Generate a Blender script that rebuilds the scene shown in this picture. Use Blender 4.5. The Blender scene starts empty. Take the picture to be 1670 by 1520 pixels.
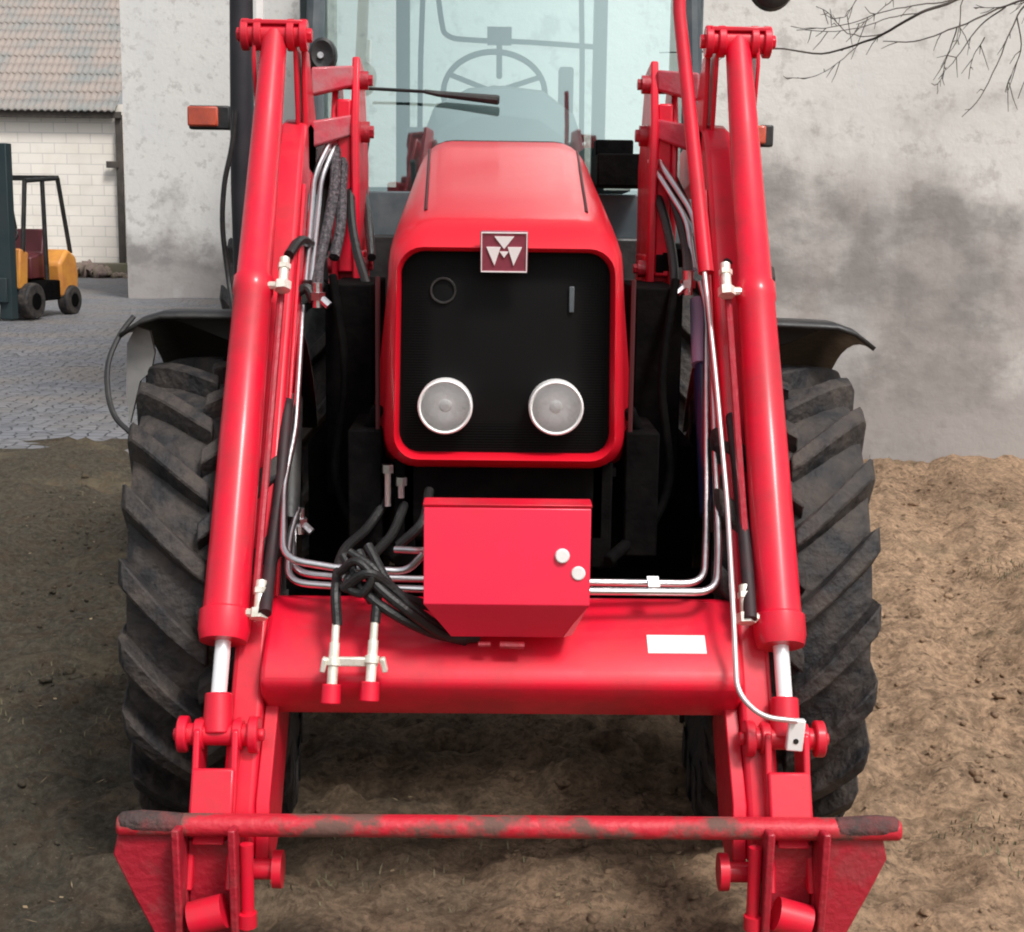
import bpy, bmesh, math, random
from mathutils import Vector, Matrix, noise
S = bpy.context.scene
C = S.collection
R = math.radians
# ------------------------------------------------------------------ camera
F_PX, PITCH, YAW, ROLL, CX, CZ = 2400.0, 9.58, 0.926, 0.76, -0.036, 1.6
_p, _y, _r = R(PITCH), R(YAW), R(ROLL)
FWD = Vector((math.sin(_y)*math.cos(_p), math.cos(_y)*math.cos(_p), -math.sin(_p)))
_rt = Vector((math.cos(_y), -math.sin(_y), 0)); _up = _rt.cross(FWD)
RGT = math.cos(_r)*_rt + math.sin(_r)*_up
UPV = -math.sin(_r)*_rt + math.cos(_r)*_up
ORG = Vector((CX, 0, CZ))
cd = bpy.data.cameras.new('camera'); cam = bpy.data.objects.new('camera', cd); C.objects.link(cam)
M = Matrix((RGT, UPV, -FWD)).transposed().to_4x4(); M.translation = ORG
cam.matrix_world = M
cd.sensor_fit = 'HORIZONTAL'; cd.sensor_width = 36.0; cd.lens = F_PX/1670*36; cd.clip_end = 2000; cd.clip_start = 0.05
S.camera = cam
def at(u, v, Y):
    """a point of the place at depth Y seen along photo direction (u, v)"""
    d = FWD + RGT*((u-835)/F_PX) + UPV*((760-v)/F_PX)
    return ORG + d*(Y/d.y)
# ------------------------------------------------------------------ light
SUN_EL, SUN_AZ = 54, 145           # azimuth clockwise from +Y
w = bpy.data.worlds.new('World'); S.world = w; w.use_nodes = True
nt = w.node_tree; nt.nodes.clear()
sky = nt.nodes.new('ShaderNodeTexSky'); sky.sky_type = 'NISHITA'; sky.sun_disc = False
sky.sun_elevation = R(SUN_EL); sky.sun_rotation = R(SUN_AZ); sky.air_density = 1.0; sky.dust_density = 4.0; sky.ozone_density = 1.0
hs = nt.nodes.new('ShaderNodeHueSaturation'); hs.inputs['Saturation'].default_value = 0.22
bg = nt.nodes.new('ShaderNodeBackground'); bg.inputs['Strength'].default_value = 0.125
wo = nt.nodes.new('ShaderNodeOutputWorld')
nt.links.new(sky.outputs[0], hs.inputs['Color']); nt.links.new(hs.outputs[0], bg.inputs[0]); nt.links.new(bg.outputs[0], wo.inputs[0])
sl = bpy.data.lights.new('sun', 'SUN'); sl.energy = 2.2; sl.angle = R(12); sl.color = (1, 0.97, 0.93)
so = bpy.data.objects.new('sun', sl); C.objects.link(so)
sd = Vector((math.sin(R(SUN_AZ))*math.cos(R(SUN_EL)), math.cos(R(SUN_AZ))*math.cos(R(SUN_EL)), math.sin(R(SUN_EL))))
so.rotation_euler = sd.to_track_quat('Z', 'Y').to_euler()
S.view_settings.view_transform = 'Standard'; S.view_settings.look = 'None'; S.view_settings.gamma = 1
S.view_settings.exposure = 0.32
S.render.film_transparent = False
S.render.engine = 'CYCLES'; S.cycles.filter_width = 2.0
# ------------------------------------------------------------------ materials
def mat(name, col, rough=0.5, metal=0.0, coat=0.0, var=None, vscale=6.0, vamt=0.5, bump=0.0, bscale=60.0, coatr=0.08, stretch=None, thr=(0.4, 0.65), spec=0.5):
    m = bpy.data.materials.new(name); m.use_nodes = True
    n = m.node_tree.nodes; l = m.node_tree.links; b = n['Principled BSDF']
    b.inputs['Base Color'].default_value = (*col, 1); b.inputs['Roughness'].default_value = rough
    b.inputs['Metallic'].default_value = metal; b.inputs['Coat Weight'].default_value = coat; b.inputs['Coat Roughness'].default_value = coatr
    b.inputs['Specular IOR Level'].default_value = spec
    tc = n.new('ShaderNodeTexCoord'); mp = n.new('ShaderNodeMapping'); l.new(tc.outputs['Object'], mp.inputs[0])
    if stretch: mp.inputs['Scale'].default_value = stretch
    if var:
        t = n.new('ShaderNodeTexNoise'); t.inputs['Scale'].default_value = vscale; t.inputs['Detail'].default_value = 6; t.inputs['Roughness'].default_value = 0.62
        l.new(mp.outputs[0], t.inputs['Vector'])
        rp = n.new('ShaderNodeMapRange'); rp.inputs[1].default_value = thr[0]; rp.inputs[2].default_value = thr[1]; rp.inputs[4].default_value = vamt
        l.new(t.outputs['Fac'], rp.inputs[0])
        mx = n.new('ShaderNodeMix'); mx.data_type = 'RGBA'; mx.inputs[6].default_value = (*col, 1); mx.inputs[7].default_value = (*var, 1)
        l.new(rp.outputs[0], mx.inputs[0]); l.new(mx.outputs[2], b.inputs['Base Color'])
        rr = n.new('ShaderNodeMapRange'); rr.inputs[3].default_value = rough; rr.inputs[4].default_value = min(1, rough+0.35*vamt)
        l.new(rp.outputs[0], rr.inputs[0]); l.new(rr.outputs[0], b.inputs['Roughness'])
    if bump:
        t2 = n.new('ShaderNodeTexNoise'); t2.inputs['Scale'].default_value = bscale; t2.inputs['Detail'].default_value = 8
        l.new(mp.outputs[0], t2.inputs['Vector'])
        bp = n.new('ShaderNodeBump'); bp.inputs['Strength'].default_value = bump; bp.inputs['Distance'].default_value = 0.02
        l.new(t2.outputs['Fac'], bp.inputs['Height']); l.new(bp.outputs[0], b.inputs['Normal'])
    return m
red = mat('red_paint', (0.70, 0.005, 0.030), 0.46, 0, 0.45, var=(0.40, 0.020, 0.030), vscale=9, vamt=0.6, bump=0.05, bscale=25, coatr=0.2, spec=0.3)
redw = mat('worn_red_paint', (0.36, 0.009, 0.024), 0.5, 0, 0.3, var=(0.26, 0.035, 0.04), vscale=11, vamt=0.6, bump=0.25, bscale=60, thr=(0.5, 0.62))
redp = mat('dusty_red_paint', (0.50, 0.03, 0.06), 0.55, 0, 0.2, var=(0.36, 0.16, 0.17), vscale=9, vamt=.9, bump=.15)
redbar = mat('muddy_red_paint', (0.50, 0.012, 0.028), 0.55, 0, 0.1, var=(0.13, 0.065, 0.052), vscale=8, vamt=1.0, bump=0.25, bscale=45, thr=(0.47, 0.58))
hoodred = mat('hood_red_paint', (0.64, 0.004, 0.019), 0.42, 0, 0.45, var=(0.6, 0.01, 0.025), vscale=2, vamt=0.4, coatr=0.15, spec=0.3)
darkred = mat('seam_dark', (0.05, 0.004, 0.006), 0.7)
black = mat('black_plastic', (0.012, 0.012, 0.013), 0.45, var=(0.04, 0.038, 0.034), vscale=9, vamt=0.6, bump=0.1)
engine = mat('black_iron', (0.002, 0.002, 0.002), 0.8, var=(0.007, 0.006, 0.006), vscale=14, vamt=0.7, bump=0.3, bscale=30, spec=0.05)
grillm = mat('black_mesh', (0.004, 0.004, 0.004), 0.5, spec=0.15)
rubber = mat('tyre_rubber', (0.013, 0.0125, 0.014), 0.7, var=(0.095, 0.074, 0.06), vscale=12, vamt=0.62, bump=0.6, bscale=35, thr=(0.40, 0.66))
chrome = mat('zinc_pipe', (0.78, 0.77, 0.78), 0.28, 1.0, bump=0.05, var=(0.4, 0.38, 0.4), vscale=12, vamt=0.35)
rodm = mat('chrome_rod', (0.95, 0.95, 0.96), 0.25, 0.35)
zinc = mat('zinc_fitting', (0.90, 0.87, 0.78), 0.38, 0.45, var=(0.45, 0.42, 0.3), vscale=40, vamt=0.5)
white = mat('white_sticker', (0.82, 0.80, 0.78), 0.5, var=(0.6, 0.57, 0.55), vscale=20, vamt=0.4)
hose = mat('hose_rubber', (0.010, 0.010, 0.010), 0.5, bump=0.15, bscale=120)
greyp = mat('grey_plastic', (0.17, 0.18, 0.19), 0.6, var=(0.25, 0.25, 0.25), vscale=5, vamt=0.5)
cabgrey = mat('grey_blue_frame', (0.05, 0.068, 0.08), 0.45, var=(0.17, 0.18, 0.18), vscale=6, vamt=0.5)
exh = mat('exhaust_steel', (0.028, 0.028, 0.034), 0.5, 0.4, var=(0.06, 0.05, 0.055), vscale=8, vamt=0.5)
blue = mat('dark_blue_paint', (0.018, 0.024, 0.075), 0.35, 0, 0.4)
violet = mat('pale_violet_label', (0.42, 0.30, 0.46), 0.4)
orangel = mat('orange_lens', (0.62, 0.10, 0.05), 0.25, 0, 0.5, var=(0.35, 0.06, 0.04), vscale=25, vamt=0.6)
lensm = mat('lamp_reflector', (0.95, 0.94, 0.93), 0.4, 0.15, bump=0.3, bscale=60)
lampw = mat('lamp_rim', (0.92, 0.92, 0.90), 0.35, 0.1)
plaque = mat('badge_plate', (0.30, 0.055, 0.085), 0.4, 0.2, var=(0.18, 0.03, 0.045), vscale=40, vamt=0.5)
silver = mat('badge_silver', (0.92, 0.86, 0.86), 0.4, 0.1)
bark = mat('bark', (0.055, 0.045, 0.040), 0.9, var=(0.11, 0.09, 0.075), vscale=20, vamt=0.6, bump=0.4)
def glass_mat(name, tint, refl, gcol=(0.80, 1.0, 0.98)):
    m = bpy.data.materials.new(name); m.use_nodes = True; n = m.node_tree.nodes; l = m.node_tree.links; n.clear()
    tr = n.new('ShaderNodeBsdfTransparent'); tr.inputs[0].default_value = (*tint, 1)
    gl = n.new('ShaderNodeBsdfGlossy'); gl.inputs['Roughness'].default_value = 0.04; gl.inputs[0].default_value = (*gcol, 1)
    fr = n.new('ShaderNodeLayerWeight'); fr.inputs[0].default_value = 0.35
    ad = n.new('ShaderNodeMath'); ad.operation = 'ADD'; ad.inputs[1].default_value = refl; ad.use_clamp = True
    mx = n.new('ShaderNodeMixShader'); o = n.new('ShaderNodeOutputMaterial')
    l.new(fr.outputs['Fresnel'], ad.inputs[0]); l.new(ad.outputs[0], mx.inputs[0])
    l.new(tr.outputs[0], mx.inputs[1]); l.new(gl.outputs[0], mx.inputs[2]); l.new(mx.outputs[0], o.inputs[0])
    return m
glass = glass_mat('tinted_windscreen', (0.76, 0.92, 0.90), 0.36)
def clear_lens():
    return glass_mat('clear_lens', (0.99, 0.99, 0.99), 0.0, (1, 1, 1))
lensglass = clear_lens()
# ------------------------------------------------------------------ mesh helpers
class MB:
    def __init__(s): s.bm = bmesh.new()
    def box(s, c, d, rot=None, piv=None):
        r = bmesh.ops.create_cube(s.bm, size=1.0); vs = r['verts']
        m = Matrix.Translation(Vector(c)) @ (rot.to_4x4() if rot else Matrix.Identity(4)) @ Matrix.Diagonal((d[0], d[1], d[2], 1))
        bmesh.ops.transform(s.bm, matrix=m, verts=vs); return s
    def cyl(s, a, b, r0, r1=None, n=24):
        r1 = r0 if r1 is None else r1
        return s.sweep([Vector(a), Vector(b)], [r0, r1], n)
    def sweep(s, pts, rad, n=12, cap=True):
        pts = [Vector(p) for p in pts]
        if not isinstance(rad, (list, tuple)): rad = [rad]*len(pts)
        rings = []; up = None
        for i, p in enumerate(pts):
            t = (pts[min(i+1, len(pts)-1)] - pts[max(i-1, 0)])
            if t.length < 1e-9: t = Vector((0, 0, 1))
            t.normalize()
            if up is None:
                up = t.orthogonal().normalized()
            else:
                up = (up - t*up.dot(t))
                up = up.normalized() if up.length > 1e-6 else t.orthogonal().normalized()
            sd_ = t.cross(up)
            rings.append([s.bm.verts.new(p + (up*math.cos(2*math.pi*k/n) + sd_*math.sin(2*math.pi*k/n))*rad[i]) for k in range(n)])
        s.skin(rings, True)
        if cap:
            s.bm.faces.new(list(reversed(rings[0]))); s.bm.faces.new(rings[-1])
        return s
    def skin(s, rings, closed=True):
        for a, b in zip(rings[:-1], rings[1:]):
            n = len(a)
            for k in range(n if closed else n-1):
                s.bm.faces.new((a[k], a[(k+1) % n], b[(k+1) % n], b[k]))
    def loft(s, rings, cap0=False, cap1=False, closed=True):
        vr = [[s.bm.verts.new(p) for p in r] for r in rings]
        s.skin(vr, closed)
        if cap0: s.bm.faces.new(list(reversed(vr[0])))
        if cap1: s.bm.faces.new(vr[-1])
        return s
    def prism(s, poly, f, a, b):
        """poly: 2-D outline; f(p, t) -> 3-D; between t=a and t=b"""
        return s.loft([[Vector(f(p, a)) for p in poly], [Vector(f(p, b)) for p in poly]], True, True)
    def yz(s, poly, x0, x1): return s.prism(poly, lambda p, t: (t, p[0], p[1]), x0, x1)
    def xz(s, poly, y0, y1): return s.prism(poly, lambda p, t: (p[0], t, p[1]), y0, y1)
    def build(s, name, m, parent=None, bevel=0, seg=2, ang=35):
        bmesh.ops.recalc_face_normals(s.bm, faces=s.bm.faces)
        me = bpy.data.meshes.new(name); s.bm.to_mesh(me); s.bm.free()
        for p in me.polygons: p.use_smooth = True
        me.set_sharp_from_angle(angle=R(ang))
        me.materials.append(m)
        o = bpy.data.objects.new(name, me); C.objects.link(o)
        if parent: o.parent = parent
        if bevel:
            b = o.modifiers.new('bevel', 'BEVEL'); b.width = bevel; b.segments = seg; b.limit_method = 'ANGLE'; b.angle_limit = R(40); b.harden_normals = False
        return o
def smooth(pts, k=6):
    pts = [Vector(p) for p in pts]; out = []
    P = [pts[0]*2-pts[1]] + pts + [pts[-1]*2-pts[-2]]
    for i in range(1, len(P)-2):
        a, b, c, d = P[i-1:i+3]
        for j in range(k):
            t = j/k
            out.append(0.5*((2*b) + (c-a)*t + (2*a-5*b+4*c-d)*t*t + (3*b-a-3*c+d)*t**3))
    out.append(P[-2]); return out
def fillet(pts, r, k=6):
    """straight runs with rounded bends, as bent hydraulic pipe"""
    pts = [Vector(p) for p in pts]; out = [pts[0]]
    for i in range(1, len(pts)-1):
        a, b, c = pts[i-1], pts[i], pts[i+1]
        d0 = (a-b); d1 = (c-b); rr = min(r, d0.length*.45, d1.length*.45)
        p0 = b + d0.normalized()*rr; p1 = b + d1.normalized()*rr
        for j in range(k+1):
            t = j/k; out.append(p0*(1-t)**2 + b*2*t*(1-t) + p1*t*t)
    out.append(pts[-1]); return out
def thing(name, label, cat, loc=(0, 0, 0), group=None, kind=None):
    o = bpy.data.objects.new(name, None); C.objects.link(o); o.location = loc; o.empty_display_size = .2
    tag(o, label, cat, group, kind); return o
def tag(o, label=None, cat=None, group=None, kind=None):
    if label: o['label'] = label
    if cat: o['category'] = cat
    if group: o['group'] = group
    if kind: o['kind'] = kind
    return o
def rr(hb, ht, zb, zt, rb, rt, y, n=7):
    """rounded trapezoid ring in an XZ plane at depth y"""
    cs = [(-hb, zb, rb, 180), (-ht, zt, rt, 90), (ht, zt, rt, 0), (hb, zb, rb, -90)]
    out = []
    for (x, z, r_, a0) in cs:
        cx = x + (r_ if x < 0 else -r_); cz = z + (r_ if z == zb else -r_)
        for k in range(n):
            a = R(a0 + (90 if z == zb and x < 0 else 90) - 90*k/(n-1)) if False else None
        if x < 0 and z == zb: a_s, a_e = 270, 180
        elif x < 0: a_s, a_e = 180, 90
        elif z == zt: a_s, a_e = 90, 0
        else: a_s, a_e = 0, -90
        for k in range(n):
            a = R(a_s + (a_e-a_s)*k/(n-1))
            out.append(Vector((cx + r_*math.cos(a), y, cz + r_*math.sin(a))))
    return out
def fbm(x, y, z=0, o=5): return noise.fractal(Vector((x, y, z)), 0.9, 2.0, o)
# ================================================================== SETTING
def ground_nodes(name, c1, c2, c3, rough=0.95, bump=0.9):
    m = bpy.data.materials.new(name); m.use_nodes = True; n = m.node_tree.nodes; l = m.node_tree.links; b = n['Principled BSDF']
    b.inputs['Roughness'].default_value = rough; b.inputs['Specular IOR Level'].default_value = 0.2
    tc = n.new('ShaderNodeTexCoord')
    def nz(sc, det=8, ro=0.6):
        t = n.new('ShaderNodeTexNoise'); t.inputs['Scale'].default_value = sc; t.inputs['Detail'].default_value = det; t.inputs['Roughness'].default_value = ro
        l.new(tc.outputs['Object'], t.inputs['Vector']); return t
    def mix(f, a, bb):
        x = n.new('ShaderNodeMix'); x.data_type = 'RGBA'
        l.new(f, x.inputs[0])
        for i, c in ((6, a), (7, bb)):
            if isinstance(c, tuple): x.inputs[i].default_value = (*c, 1)
            else: l.new(c, x.inputs[i])
        return x.outputs[2]
    def rng(s, a, bb, c=0, d=1):
        x = n.new('ShaderNodeMapRange'); x.inputs[1].default_value = a; x.inputs[2].default_value = bb; x.inputs[3].default_value = c; x.inputs[4].default_value = d
        l.new(s, x.inputs[0]); return x.outputs[0]
    a = nz(3.0); f = nz(38, 10, .7)
    base = mix(rng(f.outputs['Fac'], .42, .58), tuple(x*.58 for x in c1), c1)
    # trampled dark mud on the left of the yard, dry sand to the right
    sp = n.new('ShaderNodeSeparateXYZ'); l.new(tc.outputs['Object'], sp.inputs[0])
    ad = n.new('ShaderNodeMath'); ad.operation = 'MULTIPLY_ADD'; ad.inputs[1].default_value = 2.6; l.new(a.outputs['Fac'], ad.inputs[0]); l.new(sp.outputs[0], ad.inputs[2])
    base2 = mix(rng(f.outputs['Fac'], .42, .60), tuple(x*.55 for x in c2), c2)
    col = mix(rng(ad.outputs[0], .2, 2.2), base2, base)
    cl_ = nz(9, 7, .68); col = mix(rng(cl_.outputs['Fac'], .50, .64, 0, .55), col, (0.11, 0.072, 0.045))
    gp = nz(85, 4, .8); col = mix(rng(gp.outputs['Fac'], .60, .70, 0, .5), col, (0.40, 0.31, 0.23))
    dk_ = nz(26, 6, .75); col = mix(rng(dk_.outputs['Fac'], .55, .64, 0, .7), col, (0.075, 0.05, 0.034))
    pt = nz(1.3, 4)
    col = mix(rng(pt.outputs['Fac'], .55, .72, 0, .6), col, c3)
    l.new(col, b.inputs['Base Color'])
    bp = n.new('ShaderNodeBump'); bp.inputs['Strength'].default_value = bump; bp.inputs['Distance'].default_value = 0.03
    g = nz(60, 10, .75); l.new(g.outputs['Fac'], bp.inputs['Height']); l.new(bp.outputs[0], b.inputs['Normal'])
    return m
soilm = ground_nodes('sandy_soil', (0.58, 0.385, 0.245), (0.115, 0.100, 0.074), (0.25, 0.195, 0.12))
def soil_h(x, y):
    h = 0.05*fbm(x*.55, y*.55, 3, 3)
    h += 0.034*fbm(x*2.3, y*2.0, 7, 4)
    c = fbm(x*6, y*8, 11, 4); h += 0.040*c
    h += 0.022*fbm(x*15, y*20, 17, 3)
    # wheel ruts and dragged ridges
    h += 0.022*math.sin(y*9 + 2.5*fbm(x*.8, y*.8, 5, 2) + x*1.2)*max(0, noise.noise(Vector((x*.9, y*.7, 2)))+.15)
    for rx, ry, k in ((1.55, .22, .030), (1.95, .30, .026), (-1.75, -.10, .022)):      # shallow wheel tracks
        d = (x - rx - ry*(y-4) - .12*noise.noise(Vector((y*.8, rx, 1))))/.16
        if abs(d) < 3: h += -k*math.exp(-d*d) + k*.7*math.exp(-(abs(d)-1.5)**2*3); h += .008*math.exp(-d*d)*math.sin(y*38 + 6*abs(d))
    if y > 8.6: h += 0.05*min(1, (y-8.6)/1.2)*(1 if x > 0 else 0.3)
    return h
bm = bmesh.new()
xs = []; ys = []
x = -9.0
while x < 9.01: xs.append(x); x += 0.026 if -1.6 < x < 2.9 else (0.06 if -3.2 < x < 4.2 else 0.3)
y = -3.0
while y < 10.2: ys.append(y); y += 0.028 if 2.9 < y < 6 else (0.06 if 2 < y else 0.3)
gridv = [[bm.verts.new((xx, yy, soil_h(xx, yy) - (0.16 if yy > 10.1 or yy < -2.9 or abs(xx) > 8.9 else 0))) for xx in xs] for yy in ys]
for j in range(len(ys)-1):
    for i in range(len(xs)-1):
        bm.faces.new((gridv[j][i], gridv[j][i+1], gridv[j+1][i+1], gridv[j+1][i]))
def link_bm(bm, name, m, parent=None):
    me = bpy.data.meshes.new(name); bm.to_mesh(me); bm.free()
    for p in me.polygons: p.use_smooth = True
    me.materials.append(m); o = bpy.data.objects.new(name, me); C.objects.link(o)
    if parent: o.parent = parent
    return o
tag(link_bm(bm, 'soil', soilm), kind='structure')
bm = bmesh.new(); bmesh.ops.create_grid(bm, x_segments=2, y_segments=2, size=900)
gmat = ground_nodes('far_ground', (0.16, 0.13, 0.09), (0.09, 0.10, 0.05), (0.12, 0.11, 0.07))
g = link_bm(bm, 'ground', gmat); g.location.z = -0.22; tag(g, kind='structure')
# cobbled yard on the left, behind the soil
def cobble_mat():
    m = bpy.data.materials.new('cobbles'); m.use_nodes = True; n = m.node_tree.nodes; l = m.node_tree.links; b = n['Principled BSDF']
    b.inputs['Roughness'].default_value = 0.6
    tc = n.new('ShaderNodeTexCoord')
    v = n.new('ShaderNodeTexVoronoi'); v.feature = 'DISTANCE_TO_EDGE'; v.inputs['Scale'].default_value = 10; mp = n.new('ShaderNodeMapping'); mp.inputs['Scale'].default_value = (.8, 1.25, 1); l.new(tc.outputs['Object'], mp.inputs[0]); l.new(mp.outputs[0], v.inputs['Vector']); v.inputs['Randomness'].default_value = .6
    v2 = n.new('ShaderNodeTexVoronoi'); v2.inputs['Scale'].default_value = 10; l.new(mp.outputs[0], v2.inputs['Vector']); v2.inputs['Randomness'].default_value = .6
    sx = n.new('ShaderNodeSeparateColor'); l.new(v2.outputs['Color'], sx.inputs[0])
    cr = n.new('ShaderNodeMapRange'); cr.inputs[2].default_value = 0.06; l.new(v.outputs['Distance'], cr.inputs[0])
    st = n.new('ShaderNodeMix'); st.data_type = 'RGBA'; st.inputs[6].default_value = (0.12, 0.125, 0.14, 1); st.inputs[7].default_value = (0.20, 0.205, 0.225, 1); l.new(sx.outputs[0], st.inputs[0])
    t = n.new('ShaderNodeTexNoise'); t.inputs['Scale'].default_value = 0.9; t.inputs['Detail'].default_value = 5; l.new(tc.outputs['Object'], t.inputs['Vector'])
    r2 = n.new('ShaderNodeMapRange'); r2.inputs[1].default_value = .42; r2.inputs[2].default_value = .66; r2.inputs[4].default_value = .7; l.new(t.outputs['Fac'], r2.inputs[0])
    dm = n.new('ShaderNodeMix'); dm.data_type = 'RGBA'; dm.inputs[7].default_value = (0.22, 0.19, 0.165, 1); l.new(r2.outputs[0], dm.inputs[0]); l.new(st.outputs[2], dm.inputs[6])
    mx = n.new('ShaderNodeMix'); mx.data_type = 'RGBA'; mx.inputs[6].default_value = (0.09, 0.09, 0.095, 1); l.new(cr.outputs[0], mx.inputs[0]); l.new(dm.outputs[2], mx.inputs[7])
    l.new(mx.outputs[2], b.inputs['Base Color'])
    bp = n.new('ShaderNodeBump'); bp.inputs['Distance'].default_value = 0.03; bp.inputs['Strength'].default_value = 0.9; l.new(cr.outputs[0], bp.inputs['Height']); l.new(bp.outputs[0], b.inputs['Normal'])
    return m
bm = bmesh.new(); bx = []
nx, ny = 90, 90
gv = [[bm.verts.new((-26 + 27*i/nx, 9.7 + 28*(j/ny)**1.4, 0.02 + 0.03*fbm((-26+27*i/nx)*.5, j*.3, 9, 3))) for i in range(nx+1)] for j in range(ny+1)]
for j in range(ny):
    for i in range(nx): bm.faces.new((gv[j][i], gv[j][i+1], gv[j+1][i+1], gv[j+1][i]))
tag(link_bm(bm, 'cobble_yard', cobble_mat()), kind='structure')
# clods and stones of the churned soil
random.seed(4)
bm = bmesh.new()
def clod(bm, x, y, s):
    r = bmesh.ops.create_icosphere(bm, subdivisions=2 if s > .018 else 1, radius=1)
    sc = Vector((s*random.uniform(.8, 1.5), s*random.uniform(.8, 1.3), s*random.uniform(.45, .8)))
    q = random.uniform(0, 6.28); sd_ = random.uniform(0, 99)
    z = soil_h(x, y)
    for v in r['verts']:
        c = v.co; k = 1 + 0.35*noise.noise(c*1.6 + Vector((sd_, 0, 0)))
        a = Vector((c.x*sc.x*k, c.y*sc.y*k, c.z*sc.z*k)); 
        v.co = Vector((x + a.x*math.cos(q) - a.y*math.sin(q), y + a.x*math.sin(q) + a.y*math.cos(q), z + a.z + s*.15))
for i in range(7500):
    y = random.uniform(2.9, 9.0)**1.0; x = random.uniform(-2.6, 3.6)
    if noise.noise(Vector((x*1.3, y*1.3, 4))) < random.uniform(-.35, .25): continue
    clod(bm, x, y, random.choice((.004, .005, .006, .007, .009, .012, .02 if random.random() < .25 else .006)))
cl = link_bm(bm, 'soil_clods', soilm); tag(cl, 'crumbly clods of brown soil strewn over the ground', 'soil clods', kind='stuff')
# short weeds
grassm = mat('weed_green', (0.11, 0.105, 0.055), 0.8, var=(0.2, 0.16, 0.10), vscale=8, vamt=0.8)
bm = bmesh.new()
for (gx, gy, n_, rad) in ((2.45, 6.6, 300, .22), (1.42, 3.55, 260, .24), (-.55, 3.45, 220, .26), (-1.6, 8.6, 380, .8), (.12, 3.35, 120, .3), (-1.5, 4.6, 260, .5), (2.0, 9.3, 160, .9)):
    for k in range(n_):
        a = random.uniform(0, 6.28); r_ = rad*math.sqrt(random.random()); x = gx + r_*math.cos(a)*1.3; y = gy + r_*math.sin(a)
        z = soil_h(x, y); h = random.uniform(.008, .026); d = random.uniform(0, 6.28); ln = random.uniform(.2, 1.0)*h; ww = .0022
        p = Vector((x, y, z)); q = p + Vector((math.cos(d)*ln*.4, math.sin(d)*ln*.4, h*.6)); t = p + Vector((math.cos(d)*ln, math.sin(d)*ln, h))
        sdv = Vector((-math.sin(d), math.cos(d), 0))*ww
        v = [bm.verts.new(c) for c in (p-sdv, p+sdv, q+sdv*.8, q-sdv*.8, t)]
        bm.faces.new((v[0], v[1], v[2], v[3])); bm.faces.new((v[3], v[2], v[4]))
tag_ = None
lm = mat('straw_litter', (0.34, 0.25, 0.15), 0.85, var=(0.09, 0.06, 0.035), vscale=3, vamt=1.0)
b2 = bmesh.new()
for k in range(1500):
    x = random.uniform(-2.5, 3.5); y = random.uniform(2.9, 9.2)
    z = soil_h(x, y) + .006; a = random.uniform(0, 6.28); l_ = random.uniform(.008, .035); ww = random.choice((.0012, .0018, .006))
    if ww > .005: l_ = .009
    d = Vector((math.cos(a), math.sin(a), random.uniform(-.2, .3)))*l_; e = Vector((-math.sin(a), math.cos(a), .1))*ww; p = Vector((x, y, z))
    b2.faces.new([b2.verts.new(c) for c in (p-d, p-e, p+d, p+e)])
tag(link_bm(b2, 'litter', lm), 'bits of straw and dead leaf scattered on the soil', 'litter', kind='stuff')
tag(link_bm(bm, 'weeds', grassm), 'sparse low weeds growing in patches on the soil', 'weeds', kind='stuff')
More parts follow.
